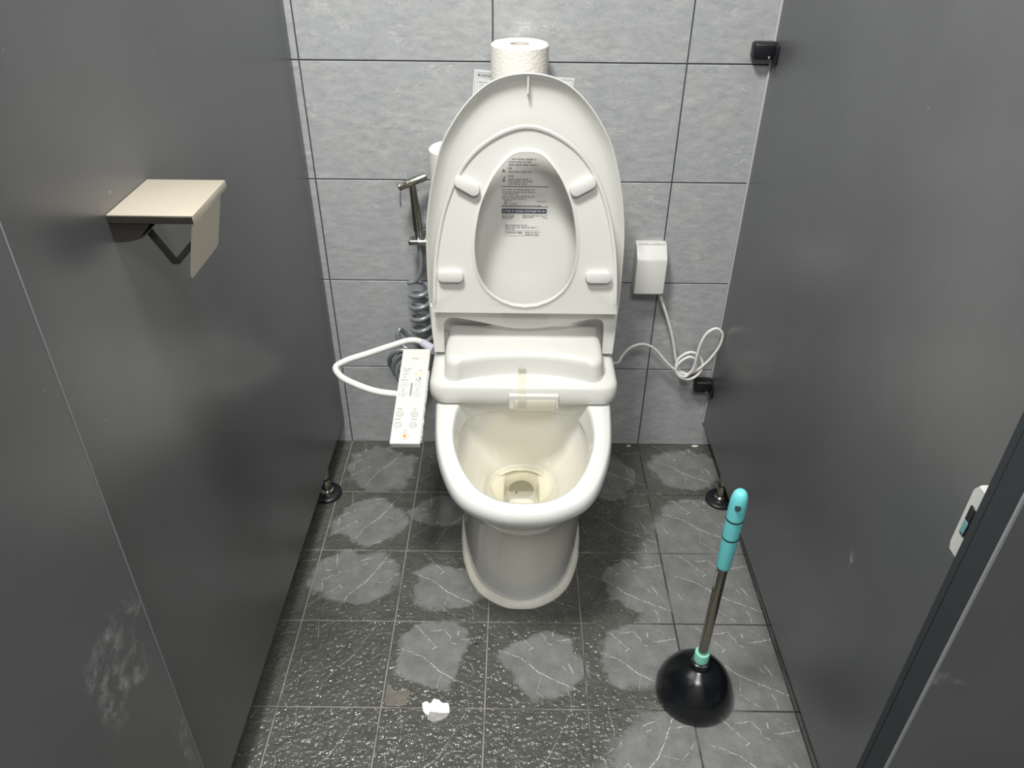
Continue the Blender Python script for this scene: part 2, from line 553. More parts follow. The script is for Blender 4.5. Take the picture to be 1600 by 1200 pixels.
PX, PY, R0 = .2, .2022, .2062
first = {}
for kind in (0, 1):
    first[kind] = tile_mesh('tile', PX - .003, PY - .003, .004, .0011, False, kind)
    first[kind].materials.append(M['floor_tile'])
first['e0'] = tile_mesh('tile', PX - .003, R0 - .003, .004, .0011, False, 0); first['e0'].materials.append(M['floor_tile'])
first['e1'] = tile_mesh('tile', PX - .003, R0 - .003, .004, .0011, False, 1); first['e1'].materials.append(M['floor_tile'])
LAY = {0: [0, 0, 0, 0, 0], 1: [0, 0, 1, 1, 0], 2: [0, 0, 1, 1, 0], 3: [1, 1, 1, 1, 0], 4: [1, 1, 1, 1, 1]}
rt = random.Random(8)
for c in range(-4, 8):
    for r in range(0, 9):
        kd = LAY[c][r] if c in LAY and r < 5 else (0 if c < 0 else 1)
        y = -R0 / 2 if r == 0 else -(R0 + PY * (r - .5))
        o = bpy.data.objects.new('tile', first[('e%d' % kd) if r == 0 else kd]); COL.objects.link(o)
        o.parent = floor; o.location = Vector((PX * (c + .5), y, rt.uniform(-.0004, .0002))) - WLOC[floor]
WP = .2515
wm = tile_mesh('tile', .4 - .0028, WP - .0028, .0045, .0009, True, 0); wm.materials.append(M['wall_tile'])
for c in range(-2, 5):
    for r in range(0, 9):
        o = bpy.data.objects.new('tile', wm); COL.objects.link(o); o.parent = wall_back
        o.location = Vector((.4 * (c + .5), rt.uniform(-.0003, .0002), .2495 + WP * (r - .5))) - WLOC[wall_back]


# ------------------------------------------------------------------ partitions, pilasters, door
def slab(x0, x1, y0, y1, z0b, z0f, z1, bev=.0015):
    """upright panel whose foot edge rises from z0b at y1 (back) to z0f at y0 (front)"""
    bm = boxed(x0, x1, y0, y1, 0, z1)
    for v in bm.verts:
        if v.co.z < .01:
            v.co.z = z0b if v.co.y > (y0 + y1) / 2 else z0f
    bmesh.ops.bevel(bm, geom=bm.edges[:], offset=bev, segments=1, affect='EDGES')
    return bm


def foot(parent, x, y, top):
    f = part('foot', lathe([(.012, .008), (.0125, .03), (.0115, .05), (.0105, .052), (.0105, top)], (x, y, 0), 20), M['gun'], parent)
    part('base_disc', lathe([(.034, 0), (.037, .002), (.037, .008), (.033, .011), (.013, .0115)], (x, y, 0), 32), M['black_soft'], f)
    part('collar_ring', lathe([(.017, .010), (.0185, .012), (.0175, .018), (.0128, .019)], (x, y, 0), 24), M['chrome'], f)
    part('rubber_ring', lathe([(.0128, .0525), (.0136, .054), (.0128, .0565)], (x, y, 0), 20), M['black_soft'], f)


def bracket(parent, z0, z1):
    bm = boxed(.924, .972, -.030, 0, z0, z1, .006, 3)
    b = part('wall_bracket', bm, M['black_soft'], parent)
    part('clip', boxed(.9635, .9697, -.046, -.026, z0 - .006, z1 - .003, .002, 2), M['black_soft'], b)
    part('screw', lathe([(.003, 0), (.003, .002), (.002, .0028)], (.956, -.030, z0 + .005), 12, axis=(0, -1, 0)), M['chrome'], b)


rp = empty('partition', (XR, -.55, 0), 'grey laminate cubicle partition right of the toilet, fixed to the tiled wall by two black brackets', 'partition')
part('panel', slab(XR, XR + .02, -1.126, -.002, .079, .098, 2.0), M['panel'], rp, 0)
part('edge_trim', boxed(XR - .0035, XR + .001, -.0075, -.0012, .081, 1.99, .0008, 1), M['edge'], rp)
bracket(rp, 1.018, 1.051)
bracket(rp, .196, .230)
foot(rp, .981, -.226, .088)
foot(rp, .981, -1.0, .100)

lp = empty('partition', (XL, -.55, 0), 'grey laminate cubicle partition left of the toilet, carrying the metal paper holder', 'partition')
part('panel', slab(XL - .02, XL, -1.126, -.002, .078, .104, 2.0), M['panel'], lp, 0)
foot(lp, -.0255, -.218, .086)
foot(lp, -.0255, -1.0, .104)

pr = empty('door_post', (1.0, -1.15, 0), 'grey front post panel right of the cubicle opening, edged with dark rubber and painted shade', 'post panel')
part('panel', slab(.905, 2.02, -1.172, -1.140, .1, .1, 2.0), M['panel'], pr, 0)  # extended out of view to darken the neighbouring cubicle
part('edge_band', boxed(.9030, .9056, -1.1725, -1.1694, .1, 2.0), M['edge_grey'], pr)
part('gasket', boxed(.9030, 1.10, -1.1398, -1.1268, .1, 2.0, .002, 1), M['gasket'], pr)
part('edge_shade', boxed(.9028, .9052, -1.1690, -1.1396, .1, 2.0), M['gasket'], pr)  # dark cap that paints shade onto the end face of the post
part('foot', lathe([(.03, 0), (.03, .01), (.012, .012), (.012, .102)], (1.05, -1.156, 0), 20), M['gun'], pr)

lt = empty('latch_keeper', (.93, -1.11, .745), 'pale grey latch keeper with a teal reflection painted in its slot, behind the right front post', 'latch')
prof = [(-1.1262, .764), (-1.1262, .852), (-1.110, .852), (-1.1035, .842), (-1.1035, .772), (-1.107, .764)]
part('body', loft([[Vector((.9085, y, z)) for y, z in [(-1.1262 + (a + 1.1262) * .86, z2) for a, z2 in prof]], [Vector((.9120, y, z)) for y, z in prof], [Vector((.970, y, z)) for y, z in prof]]), M['latch'], lt, 25)
sl = part('slot', boxed(.9070, .9100, -1.1222, -1.1125, .792, .829, .0012, 1), M['black_soft'], lt)
part('slot_reflection', boxed(.9066, .9086, -1.1212, -1.1133, .794, .811, .0008, 1), M['teal'], sl)  # teal colour stands in for a reflection inside the slot

dl = empty('cubicle_door', (.036, -1.43, 0), 'grey laminate cubicle door standing open at the left, scuffed white near its lower edge', 'door')
part('leaf', slab(.027, .046, -1.74, -1.131, .1, .1, 2.0), M['panel'], dl, 0)
part('edge_band', boxed(.0262, .0468, -1.1312, -1.1296, .1, 2.0, .0006, 1), M['edge_grey'], dl)
for z in (.3, 1.0, 1.75):
    part('hinge', lathe([(.006, 0), (.0065, .002), (.0065, .058), (.006, .06)], (.0195, -1.150, z), 14), M['steel'], dl)
pl = empty('door_post', (-.1, -1.15, 0), 'grey hinge post panel at the left, hidden behind the open door, widened to shade the next cubicle', 'post panel')
part('panel', slab(-1.03, .013, -1.172, -1.130, .1, .1, 2.0), M['panel'], pl, 0)  # added width across the next cubicle keeps light off its floor
part('foot', lathe([(.03, 0), (.03, .01), (.012, .012), (.012, .102)], (-.1, -1.15, 0), 20), M['gun'], pl)



def lean(root, names, f):
    """hang a panel slightly out of plumb"""
    for o in root.children:
        if names is None or o.name.split('.')[0] in names:
            for q in [o] + list(o.children):
                for v in q.data.vertices:
                    v.co += f((v.co + WLOC[q]).z)


lean(dl, ('leaf', 'edge_band'), lambda z: Vector((0, (z - .36) * .0287 - .002, 0)))
lean(pr, ('panel', 'gasket', 'edge_shade', 'edge_band'), lambda z: Vector((-(z - .38) * .011, 0, 0)))
lean(lt, None, lambda z: Vector((-(z - .38) * .011, 0, 0)))

# ------------------------------------------------------------------ toilet
CX = .4705
toilet = empty('toilet', (CX, -.35, 0), 'white floor standing toilet with an electric bidet seat, both lid and seat raised', 'toilet')


def half_outline(half, n=48):
    """half profile of (y, half width) back to front -> closed loop, right side first"""
    pts = catmull([Vector((h, y, 0)) for y, h in half], 10)
    return resample(pts, n)


def mirror_loop(h):
    return h + [Vector((-p.x, p.y, p.z)) for p in reversed(h[1:-1])]


top_half = [(-.02, 0), (-.02, .14), (-.03, .162), (-.2, .184), (-.33, .189), (-.375, .1868), (-.465, .179), (-.517, .170), (-.575, .154), (-.624, .133), (-.652, .111), (-.675, .075), (-.688, .036), (-.691, 0)]
base_half = [(-.02, 0), (-.02, .10), (-.03, .125), (-.2, .132), (-.33, .135), (-.39, .131), (-.45, .118), (-.5, .098), (-.53, .075), (-.551, .046), (-.562, .02), (-.5645, 0)]
open_half = [(-.292, 0), (-.294, .06), (-.304, .098), (-.335, .124), (-.37, .136), (-.43, .1415), (-.485, .1375), (-.534, .126), (-.583, .107), (-.62, .084), (-.644, .055), (-.654, .027), (-.656, 0)]
NB = 56
TH = [Vector((0, -.02, 0))] + resample(catmull([Vector((h, y, 0)) for y, h in top_half[1:]], 10), NB - 1)
BH = [Vector((0, -.02, 0))] + resample(catmull([Vector((h, y, 0)) for y, h in base_half[1:]], 10), NB - 1)
OH = [Vector((0, -.292, 0))] + resample(catmull([Vector((h, y, 0)) for y, h in open_half[1:]], 10), NB - 1)
OH = resample(catmull([Vector((h, y, 0)) for y, h in open_half], 10), NB)
# the inner loop starts at its own back point, matched one to one with the outer loop


def lev(h, z, f=1.0, c=(0, -.45)):
    return [Vector((CX + c[0] + (p.x - c[0]) * f, c[1] + (p.y - c[1]) * f, z)) for p in mirror_loop(h)]


def mixh(a, b, t):
    return [p.lerp(q, t) for p, q in zip(a, b)]


loops = []
for z, t in ((0, 0), (.02, 0), (.06, .01), (.10, .04), (.15, .10), (.20, .19), (.25, .32), (.29, .48), (.32, .66), (.345, .86), (.36, .96), (.374, 1.0)):
    loops.append(lev(mixh(BH, TH, t), z))
loops += [lev(TH, .384, .993), lev(TH, .391, .978), lev(TH, .395, .958)]
loops += [lev(OH, .395, 1.035), lev(OH, .3925, 1.012), lev(OH, .385, 1.0), lev(OH, .348, .955), lev(OH, .341, .952), lev(OH, .337, .965)]


def ell(rx, ryf, ryb, cy, n):
    out = []
    for i in range(n):
        a = PI * i / (n - 1)
        s, c = math.sin(a), math.cos(a)
        out.append(Vector((rx * s, cy + (ryb if c > 0 else ryf) * c, 0)))
    return out


EL = ell(.074, .082, .066, -.357, NB)


def sq(rx, ry, cy, n, e):
    out = []
    for i in range(n):
        a = PI * i / (n - 1); s, c = math.sin(a), math.cos(a)
        out.append(Vector((rx * abs(s)**e, cy + ry * math.copysign(abs(c)**e, c), 0)))
    return out


SQ = sq(.039, .060, -.357, NB, .5)
OI = [Vector((p.x * .985, -.45 + (p.y + .45) * .985, 0)) for p in OH]
for z, t in ((.325, .0), (.30, .07), (.27, .22), (.24, .42), (.215, .62), (.19, .84), (.172, .97), (.166, 1.0)):
    loops.append(lev(mixh(OI, EL, t), z))
loops.append(lev([Vector((p.x * .86, -.357 + (p.y + .357) * .88, 0)) for p in EL], .158))
loops.append(lev([Vector((p.x * 1.12, -.357 + (p.y + .357) * 1.08, 0)) for p in SQ], .152))
for z, f in ((.145, 1.0), (.10, .95), (.07, .9)):
    loops.append(lev([Vector((p.x * f, -.357 + (p.y + .357) * f, 0)) for p in SQ], z))
bowl = part('bowl', loft(loops), M['bowl'], toilet, 60)
wl = lev([Vector((p.x * .985, -.357 + (p.y + .357) * .985, 0)) for p in EL], .1655)
bmw = bmesh.new(); bmw.faces.new([bmw.verts.new(p) for p in wl])
part('water', bmw, M['water'], bowl)
# outlet mouth in the sump
arc = [(.030 * math.cos(PI * i / 12), .030 * math.sin(PI * i / 12)) for i in range(13)]
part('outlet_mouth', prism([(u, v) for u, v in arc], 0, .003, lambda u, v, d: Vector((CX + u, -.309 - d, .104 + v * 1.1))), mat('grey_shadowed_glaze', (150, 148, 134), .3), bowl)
part('speck', lathe([(.0005, 0), (.0022, .0008), (.0005, .0016)], (CX - .012, -.385, .1655), 8), M['black_soft'], bowl)
# sealant bead round the foot
sb = [lev(BH, 0.0, 1.0 + .0), lev([Vector((p.x + .008 * (1 if p.x > .004 else 0), p.y - (.0125 if p.y < -.4 else 0), 0)) for p in BH], 0.0003),
      lev([Vector((p.x + .0072 * (1 if p.x > .004 else 0), p.y - (.012 if p.y < -.4 else 0), 0)) for p in BH], .005), lev([Vector((p.x + .002 * (1 if p.x > .004 else 0), p.y - .002, 0)) for p in BH], .012), lev(BH, .012, .99)]
part('sealant_bead', loft(sb, caps=(False, False)), M['sealant'], toilet, 60)
# tank and its cover, behind the lid
def stack(x0, x1, y0, y1, r, rows):
    return loft([at_z([(p[0], p[1]) for p in rrect(x0 + i, x1 - i, y0 + i, y1 - i, max(r - i, .002), 6)], z) for z, i in rows])


part('tank', stack(.285, .656, -.140, -.012, .03, ((.39, .012), (.40, .006), (.56, .003), (.715, 0), (.718, .002))), M['ceramic'], toilet)
part('tank_cover', stack(.280, .661, -.145, -.008, .03, ((.7185, .004), (.722, 0), (.735, 0), (.742, .003), (.745, .010))), M['ceramic'], toilet)

# bidet unit
unit = part('bidet_unit', loft([at_z(rrect(.2705 + i, .6705 - i, -.368 + i, -.15 - i, [.034 - i * .5, .034 - i * .5, .012, .012], 8), z) for z, i in
                               ((.3965, .010), (.399, .005), (.406, .001), (.418, 0), (.436, .0015), (.4425, .005), (.446, .0105), (.447, .017))]), M['plastic'], toilet, 50)


def hump_outline(f):
    """plan of the raised block; f pulls the outline in"""
    pts = []
    n = 24
    for i in range(n + 1):
        x = -.140 + .280 * i / n
        pts.append((x, -.319 - .030 * (x / .14)**2))
    front = [( -.168, -.315), (-.164, -.335), (-.152, -.3475)] + pts + [(.152, -.3475), (.164, -.335), (.168, -.315)]
    loop = front + [(.168, -.225), (-.168, -.225)]
    res = catmull([Vector((x, y, 0)) for x, y in front], 3)
    res = [(p.x, p.y) for p in res] + [(.168, -.27), (.168, -.205), (-.168, -.205), (-.168, -.27)]
    return [Vector((CX + x * (1 - f / .168), y + f * (1.0 if y < -.25 else 0), 0)) for x, y in res]


hl = []
for z, f in ((.4465, -.002), (.452, 0), (.482, .001), (.489, .0035), (.4935, .008), (.496, .014), (.497, .021)):
    hl.append(at_z(hump_outline(f), z))
part('raised_housing', loft(hl), M['plastic'], unit, 50)
nz = part('nozzle_housing', loft([[Vector((x, y, z)) for x, z in rrect(.4395 + i, .5445 - i, .3935 + i, .4285 - i, .003, 3)] for y, i in ((-.366, 0), (-.372, 0), (-.375, .0015))]), M['plastic'], unit)
part('nozzle_flap', boxed(.4505, .5385, -.3785, -.3748, .3915, .4175, .0012, 2), make_clear('yellowed_clear_plastic', (252, 251, 242), .12, milk=.5, milk_rgb=(234, 231, 214)), nz)
tp = [(-.3215, .4660), (-.3218, .4490), (-.3300, .4481), (-.3535, .4480), (-.3632, .4452), (-.3690, .4370), (-.3705, .4300), (-.3772, .4290), (-.3796, .4240), (-.3796, .3935)]
tl = [[Vector((CX - .012, y, z)), Vector((CX + .0045, y, z)), Vector((CX + .0045, y - .0005, z + .0003)), Vector((CX - .012, y - .0005, z + .0003))] for y, z in tp]
part('clear_tape', loft(tl), M['tape'], unit)
part('hinge_mark', boxed(.2800, .2935, -.2575, -.2568, .4515, .4535), M['ink_soft'], unit)

# frames of the raised lid and seat
LEAN = math.radians(6.5)


def frame(y0, z0, lean):
    up = Vector((0, math.sin(lean), math.cos(lean))); nn = Vector((0, -math.cos(lean), math.sin(lean))); P0 = Vector((CX, y0, z0))
    return lambda u, w_, d: P0 + Vector((u, 0, 0)) + up * w_ + nn * d


LID = frame(-.225, .45, LEAN)
SEAT = frame(-.285, .562, math.radians(8))
FLA = frame(-.255, .45, math.radians(4))


def dome(half, n1=40, n2=14):
    """half profile of (w, half width) from the bottom corner to the top; closed loop with a straight bottom"""
    r = catmull([Vector((h, w_, 0)) for w_, h in half], 8)
    full = r + [Vector((-p.x, p.y, 0)) for p in reversed(r[:-1])]
    a = resample(full, 2 * n1)
    b = [a[-1].lerp(a[0], i / n2) for i in range(1, n2)]
    return [(p.x, p.y) for p in a + b]


def inset(loop, e, cw):
    """pull an outline in by e along its normals (centre cw used for the side)"""
    n = len(loop); out = []
    for i in range(n):
        a = Vector(loop[i - 2]); b = Vector(loop[(i + 2) % n]); t = (b - a)
        nrm = Vector((-t.y, t.x))
        if nrm.length < 1e-9:
            nrm = Vector((0, 1))
        nrm.normalize()
        p = Vector(loop[i])
        if nrm.dot(Vector(cw) - p) < 0:
            nrm = -nrm
        out.append(tuple(p + nrm * e))
    return out


lid_half = [(-.004, .199), (.05, .2035), (.12, .2068), (.19, .2075), (.26, .2062), (.31, .201), (.353, .1935), (.40, .182), (.443, .1675), (.475, .150), (.506, .1285), (.535, .1015), (.556, .073), (.568, .042), (.5725, .015), (.573, 0)]
LO = dome(lid_half)
cw = (0, .25)
lid = part('lid', loft([[LID(u, v, -.036) for u, v in inset(LO, .040, cw)], [LID(u, v, -.031) for u, v in inset(LO, .016, cw)], [LID(u, v, -.021) for u, v in inset(LO, .004, cw)],
                        [LID(u, v, -.006) for u, v in LO], [LID(u, v, -.001) for u, v in inset(LO, .0006, cw)], [LID(u, v, 0) for u, v in inset(LO, .002, cw)],
                        [LID(u, v, -.0012) for u, v in inset(LO, .0038, cw)], [LID(u, v, -.005) for u, v in inset(LO, .0058, cw)], [LID(u, v, -.0165) for u, v in inset(LO, .0180, cw)],
                        [LID(u, v, -.0205) for u, v in inset(LO, .026, cw)], [LID(u, v, -.0242) for u, v in inset(LO, .040, cw)], [LID(u, v, -.0250) for u, v in inset(LO, .054, cw)]]), M['plastic'], toilet, 50)
part('lid_rib', prism([(-.0014, .535), (.0014, .535), (.0014, .566), (-.0014, .566)], -.021, -.0035, LID), M['plastic'], lid)

# the printed label on the lid's inner face
LP = lambda u, w_, d: LID(u, w_, -.0250 + d)
bmk = bmesh.new()


def dash(bm, u0, u1, w0, w1, d=.0004, f=LP):
    vs = [bm.verts.new(f(u, v, d)) for u, v in ((u0, w0), (u1, w0), (u1, w1), (u0, w1))]
    bm.faces.new(vs)


def words_line(bm, u0, u1, wc, h, f=LP, d=.0004, rnd=random):
    """one line of small print: strokes of syllable-sized blocks with word gaps"""
    u = u0
    while u < u1 - h * .5:
        n = rnd.randint(2, 5)
        for _ in range(n):
            if u + h * .8 > u1:
                break
            dash(bm, u, u + h * .62, wc + h * .18, wc + h * .42, d, f)
            dash(bm, u + h * rnd.uniform(0, .2), u + h * rnd.uniform(.5, .7), wc - h * .40, wc - h * .16, d, f)
            dash(bm, u + h * .5, u + h * .66, wc - h * .35, wc + h * .42, d, f)
            u += h * .86
        u += h * .55


rw = random.Random(3)
for u0, u1, wc, h in ((-.030, .022, .4085, .0036), (-.036, .012, .4030, .0034), (-.036, .026, .3975, .0036), (-.036, -.025, .3905, .0042), (-.036, .011, .3835, .0036),
                      (-.036, -.025, .3750, .0042), (-.036, .013, .3685, .0036), (-.036, .015, .3640, .0036), (-.036, .004, .3590, .0036),
                      (-.049, .019, .3475, .0032), (-.049, .021, .3425, .0032), (-.047, -.014, .3385, .0032), (-.049, .021, .3335, .0032), (-.049, .001, .3290, .0032),
                      (-.045, -.026, .3252, .003), (-.045, -.035, .3218, .003), (-.045, -.018, .3186, .003), (-.048, .034, .3150, .0028),
                      (.023, .044, .3235, .003),
                      (-.049, -.022, .2945, .003), (-.049, -.022, .2910, .003), (-.049, -.026, .2876, .003), (-.006, .034, .2940, .003), (-.006, .018, .2906, .003),
                      (-.042, .006, .2735, .0032), (-.042, .026, .2690, .0032), (-.042, -.020, .2650, .0032), (-.001, .030, .2585, .003), (-.001, .030, .2540, .003)):
    words_line(bmk, u0, u1, wc, h, rnd=rw)
dash(bmk, -.051, .046, .3534, .3548)
dash(bmk, -.051, .0465, .3122, .3134)
u = -.040
while u < -.006:                                            # bar code
    wd = rw.choice((.0004, .0007, .001)); dash(bmk, u, u + wd, .2555, .2605); u += wd + rw.choice((.0005, .0009, .0013))
for a in ((-.043, -.0425, .2525, .2625), (-.043, .030, .2510, .2514), (-.043, .030, .2622, .2625), (-.0435, -.043, .279, .2815), (.0365, .037, .279, .2815)):
    dash(bmk, *a)
# two little pictograms left of the warnings
for a in ((-.0475, -.0450, .3865, .3885), (-.0460, -.0430, .3830, .3860), (-.0485, -.0465, .3835, .3855), (-.0475, -.0430, .3640, .3660), (-.0475, -.0462, .3665, .3720), (-.0450, -.0430, .3720, .3745), (-.0446, -.0434, .3668, .3715)):
    dash(bmk, *a)
lab = part('rating_print', bmk, M['ink'], lid, 0); lab['kind'] = 'stuff'
bar = rrect(-.0495, .0440, .2985, .3085, .002, 4)
bmb = bmesh.new()
bmb.faces.new([bmb.verts.new(LP(u, v, .0003)) for u, v in bar])
part('title_bar', bmb, M['navy'], lid, 0)


def lettering(name, text, f, u, v, size, m, parent, wide=None, align='LEFT', rot=0.0, d=.0006):
    """flat lettering laid on a surface given by f(u, v, depth)"""
    cu = bpy.data.curves.new(name, 'FONT'); cu.body = text; cu.size = size; cu.align_x = align; cu.resolution_u = 2
    to = bpy.data.objects.new(name, cu); COL.objects.link(to)
    dg = bpy.context.evaluated_depsgraph_get(); dg.update()
    me = bpy.data.meshes.new_from_object(to.evaluated_get(dg), depsgraph=dg)
    bpy.data.objects.remove(to); bpy.data.curves.remove(cu)
    if len(me.vertices) == 0:
        return None
    xs = [q.co.x for q in me.vertices]; s = 1.0
    if wide:
        s = wide / (max(xs) - min(xs))
    x0 = min(xs) if align == 'LEFT' else 0
    for q in me.vertices:
        x, y = (q.co.x - x0) * s, q.co.y
        x, y = x * math.cos(rot) - y * math.sin(rot), x * math.sin(rot) + y * math.cos(rot)
        q.co = f(u + x, v + y, d)
    me.materials.clear()
    o = link_mesh(name, me, m, parent); o['kind'] = 'stuff'
    return o


lettering('title_lettering', '전기용품 및 생활용품 안전관리법에 의한 표시', LP, -.0470, .3010, .0062, M['white_print'], lid, wide=.0890)
lettering('mark_lettering', 'KC', LP, .0365, .2885, .0105, M['ink_soft'], lid, wide=.0085)

# seat ring
ring_half = [(.0095, .1922), (.03, .191), (.08, .1885), (.13, .184), (.175, .1765), (.215, .167), (.25, .1555), (.285, .140), (.312, .1235), (.338, .101), (.358, .0755), (.374, .046), (.3835, .016), (.385, 0)]
SO = dome(ring_half)
hole_r = [(.335, 0), (.333, .018), (.326, .032), (.313, .045), (.29, .0625), (.265, .0755), (.235, .0875), (.206, .0945), (.175, .0995), (.148, .1012), (.12, .0995), (.095, .095), (.07, .0845), (.05, .067), (.036, .045), (.0275, .022), (.0255, 0)]
hp = catmull([Vector((h, w_, 0)) for w_, h in hole_r], 6)
hp = hp + [Vector((-p.x, p.y, 0)) for p in reversed(hp[1:-1])]
HC = Vector((0, .175, 0))
hang = sorted(((math.atan2(p.y - HC.y, p.x), (p - HC).length) for p in hp))


def hole_at(u, v):
    a = math.atan2(v - HC.y, u)
    L = hang; n = len(L)
    for i in range(n):
        a0, r0 = L[i]; a1, r1 = L[(i + 1) % n]
        if i == n - 1:
            a1 += 2 * PI
            if a < a0:
                a += 2 * PI
        if a0 <= a <= a1 or (i == n - 1):
            t = (a - a0) / max(a1 - a0, 1e-9)
            r = r0 + (r1 - r0) * t
            return a, r
    return a, L[0][1]


HO = [hole_at(u, v) for u, v in SO]


def hole_loop(e, d):
    return [SEAT(HC.x + (r + e) * math.cos(a), HC.y + (r + e) * math.sin(a), d) for a, r in HO]


cs = (0, .18)


def SL(e, d):
    out = []
    for (u, v), (u2, v2) in zip(SO, inset(SO, e, cs) if e else SO):
        t = min(1, max(0, (v - .016) / .02)) if d > -.0051 else 1
        out.append(SEAT(u2, v2, d * t + -.0052 * (1 - t)))
    return out


seat = part('seat', ring([SL(.006, -.030), SL(0, -.020), SL(0, -.002), SL(.0018, 0), SL(.0055, 0), SL(.0075, -.0015), SL(.0095, -.0045), SL(.013, -.005),
                          hole_loop(.010, -.005), hole_loop(.006, -.0045), hole_loop(.0035, -.0025), hole_loop(.001, -.002), hole_loop(0, -.004), hole_loop(0, -.024), hole_loop(.006, -.030)]), M['plastic'], toilet, 45)
for u, v, rot in ((-.1145, .2725, -.50), (.108, .2735, .50), (-.151, .091, 0), (.1485, .092, 0)):
    st = rrect(-.0265, .0265, -.0115, .0115, .0112, 6)

    def sf(a, b, d, u=u, v=v, rot=rot):
        return SEAT(u + a * math.cos(rot) - b * math.sin(rot), v + a * math.sin(rot) + b * math.cos(rot), d)
    stl = lambda k: [(a * k, b * (1 - (1 - k) * 2)) for a, b in st]
    part('seat_bumper', loft([[sf(a, b, -.0052) for a, b in stl(1.0)], [sf(a, b, .0068) for a, b in stl(.985)], [sf(a, b, .0085) for a, b in stl(.96)], [sf(a, b, .009) for a, b in stl(.92)]]), M['plastic2'], seat, 40)
# hinge flange below the ring, cut out round the housing
K = 30
cut = catmull([Vector(p) for p in ((-.172, .060, 0), (-.1715, .0745, 0), (-.166, .0855, 0), (-.153, .0900, 0), (-.125, .0862, 0), (-.081, .0775, 0), (-.04, .0685, 0), (0, .0652, 0), (.04, .0682, 0), (.084, .0760, 0), (.125, .0856, 0), (.152, .0900, 0), (.166, .0858, 0), (.1712, .0745, 0), (.172, .060, 0))], 5)
inner = [Vector((-.172, .008 + .052 * i / 8, 0)) for i in range(8)] + cut + [Vector((.172, .060 - .052 * i / 8, 0)) for i in range(1, 9)]
outer = []
for p in inner:
    if p.y <= .0601 and abs(p.x) > .1719:
        outer.append(Vector((math.copysign(.195 + .05 * p.y, p.x), p.y, 0)))
    else:
        outer.append(Vector((max(-.199, min(.199, p.x * 1.20)), .118, 0)))


def fl(loop, d):
    return [FLA(p.x, p.y, d) for p in loop]


bmf = bmesh.new()
mid1 = [a.lerp(b, .12) for a, b in zip(inner, outer)]
rows = [fl(outer, -.016), fl(outer, -.002), fl([o.lerp(i, .04) for o, i in zip(outer, inner)], 0), fl(mid1, 0), fl([a.lerp(b, .05) for a, b in zip(inner, outer)], -.0012), fl(inner, -.004), fl(inner, -.016)]
rv = [[bmf.verts.new(p) for p in r] for r in rows]
nn_ = len(inner)
for k in range(len(rv)):
    a, b = rv[k], rv[(k + 1) % len(rv)]
    for i in range(nn_ - 1):
        bmf.faces.new((a[i], a[i + 1], b[i + 1], b[i]))
for e in (0, -1):
    bmf.faces.new([r[e] for r in rv])
part('hinge_flange', bmf, M['plastic'], seat, 45)

# ------------------------------------------------------------------ control panel on its cable
ctl = empty('bidet_control_panel', (.235, -.38, .42), 'slim white bidet control panel with printed keys, held beside the toilet on a white cable', 'remote control')
a_ = Vector((.2065, -.246, .4605)); b_ = Vector((.2660, -.246, .4605)); c_ = Vector((.2685, -.5110, .4095)); d_ = Vector((.2080, -.5130, .4095))
L_ = ((a_ + b_) - (c_ + d_)) / 2; LEN = L_.length; upv = L_.normalized(); mid_b = (c_ + d_) / 2
sd = Vector((1, 0, 0)); sd = (sd - upv * sd.dot(upv)).normalized(); nv = sd.cross(upv).normalized()
if nv.z < 0:
    nv = -nv


def CT(u, v, d):
    """u across from the centre, v from the near end up (metres), d out of the face"""
    return mid_b + sd * u + upv * v + nv * d


HWc = .0299
co = rrect(-HWc, HWc, 0, LEN, .002, 3)
ci = rrect(-HWc + .0012, HWc - .0012, .0012, LEN - .0012, .0015, 3)
part('body', loft([[CT(u, v, -.014) for u, v in ci], [CT(u, v, -.012) for u, v in co], [CT(u, v, -.0012) for u, v in co], [CT(u, v, 0) for u, v in ci]]), M['plastic'], ctl, 40)
# crusty foam tape along the right side
bmz = bmesh.new(); rz = random.Random(2)
fr = []
for i in range(60):
    v = .012 + (LEN * .72) * i / 59
    fr.append((v, rz.uniform(.0008, .0030)))
lo1 = [[CT(HWc - .001, v, -.013), CT(HWc + t, v, -.012), CT(HWc + t * .8, v, -.005), CT(HWc - .001, v, -.004)] for v, t in fr]
part('foam_strip', loft(lo1, bm=bmz), mat('grimy_foam_tape', (196, 196, 190), .8, bump=(300, .6, .003), var=(200, .25)), ctl, 0)


def disc(u, v, r, d0, d1, name, m, n=24):
    part(name, loft([[CT(u + r * math.cos(2 * PI * i / n), v + r * math.sin(2 * PI * i / n), d0) for i in range(n)],
                     [CT(u + r * math.cos(2 * PI * i / n), v + r * math.sin(2 * PI * i / n), d1) for i in range(n)]]), m, ctl)


def hoop(bm, u, v, r, t, d=.0005, n=28, e=1.0):
    a = [bm.verts.new(CT(u + r * math.cos(2 * PI * i / n), v + r * e * math.sin(2 * PI * i / n), d)) for i in range(n)]
    b = [bm.verts.new(CT(u + (r - t) * math.cos(2 * PI * i / n), v + (r - t) * e * math.sin(2 * PI * i / n), d)) for i in range(n)]
    for i in range(n):
        j = (i + 1) % n
        bm.faces.new((a[i], a[j], b[j], b[i]))


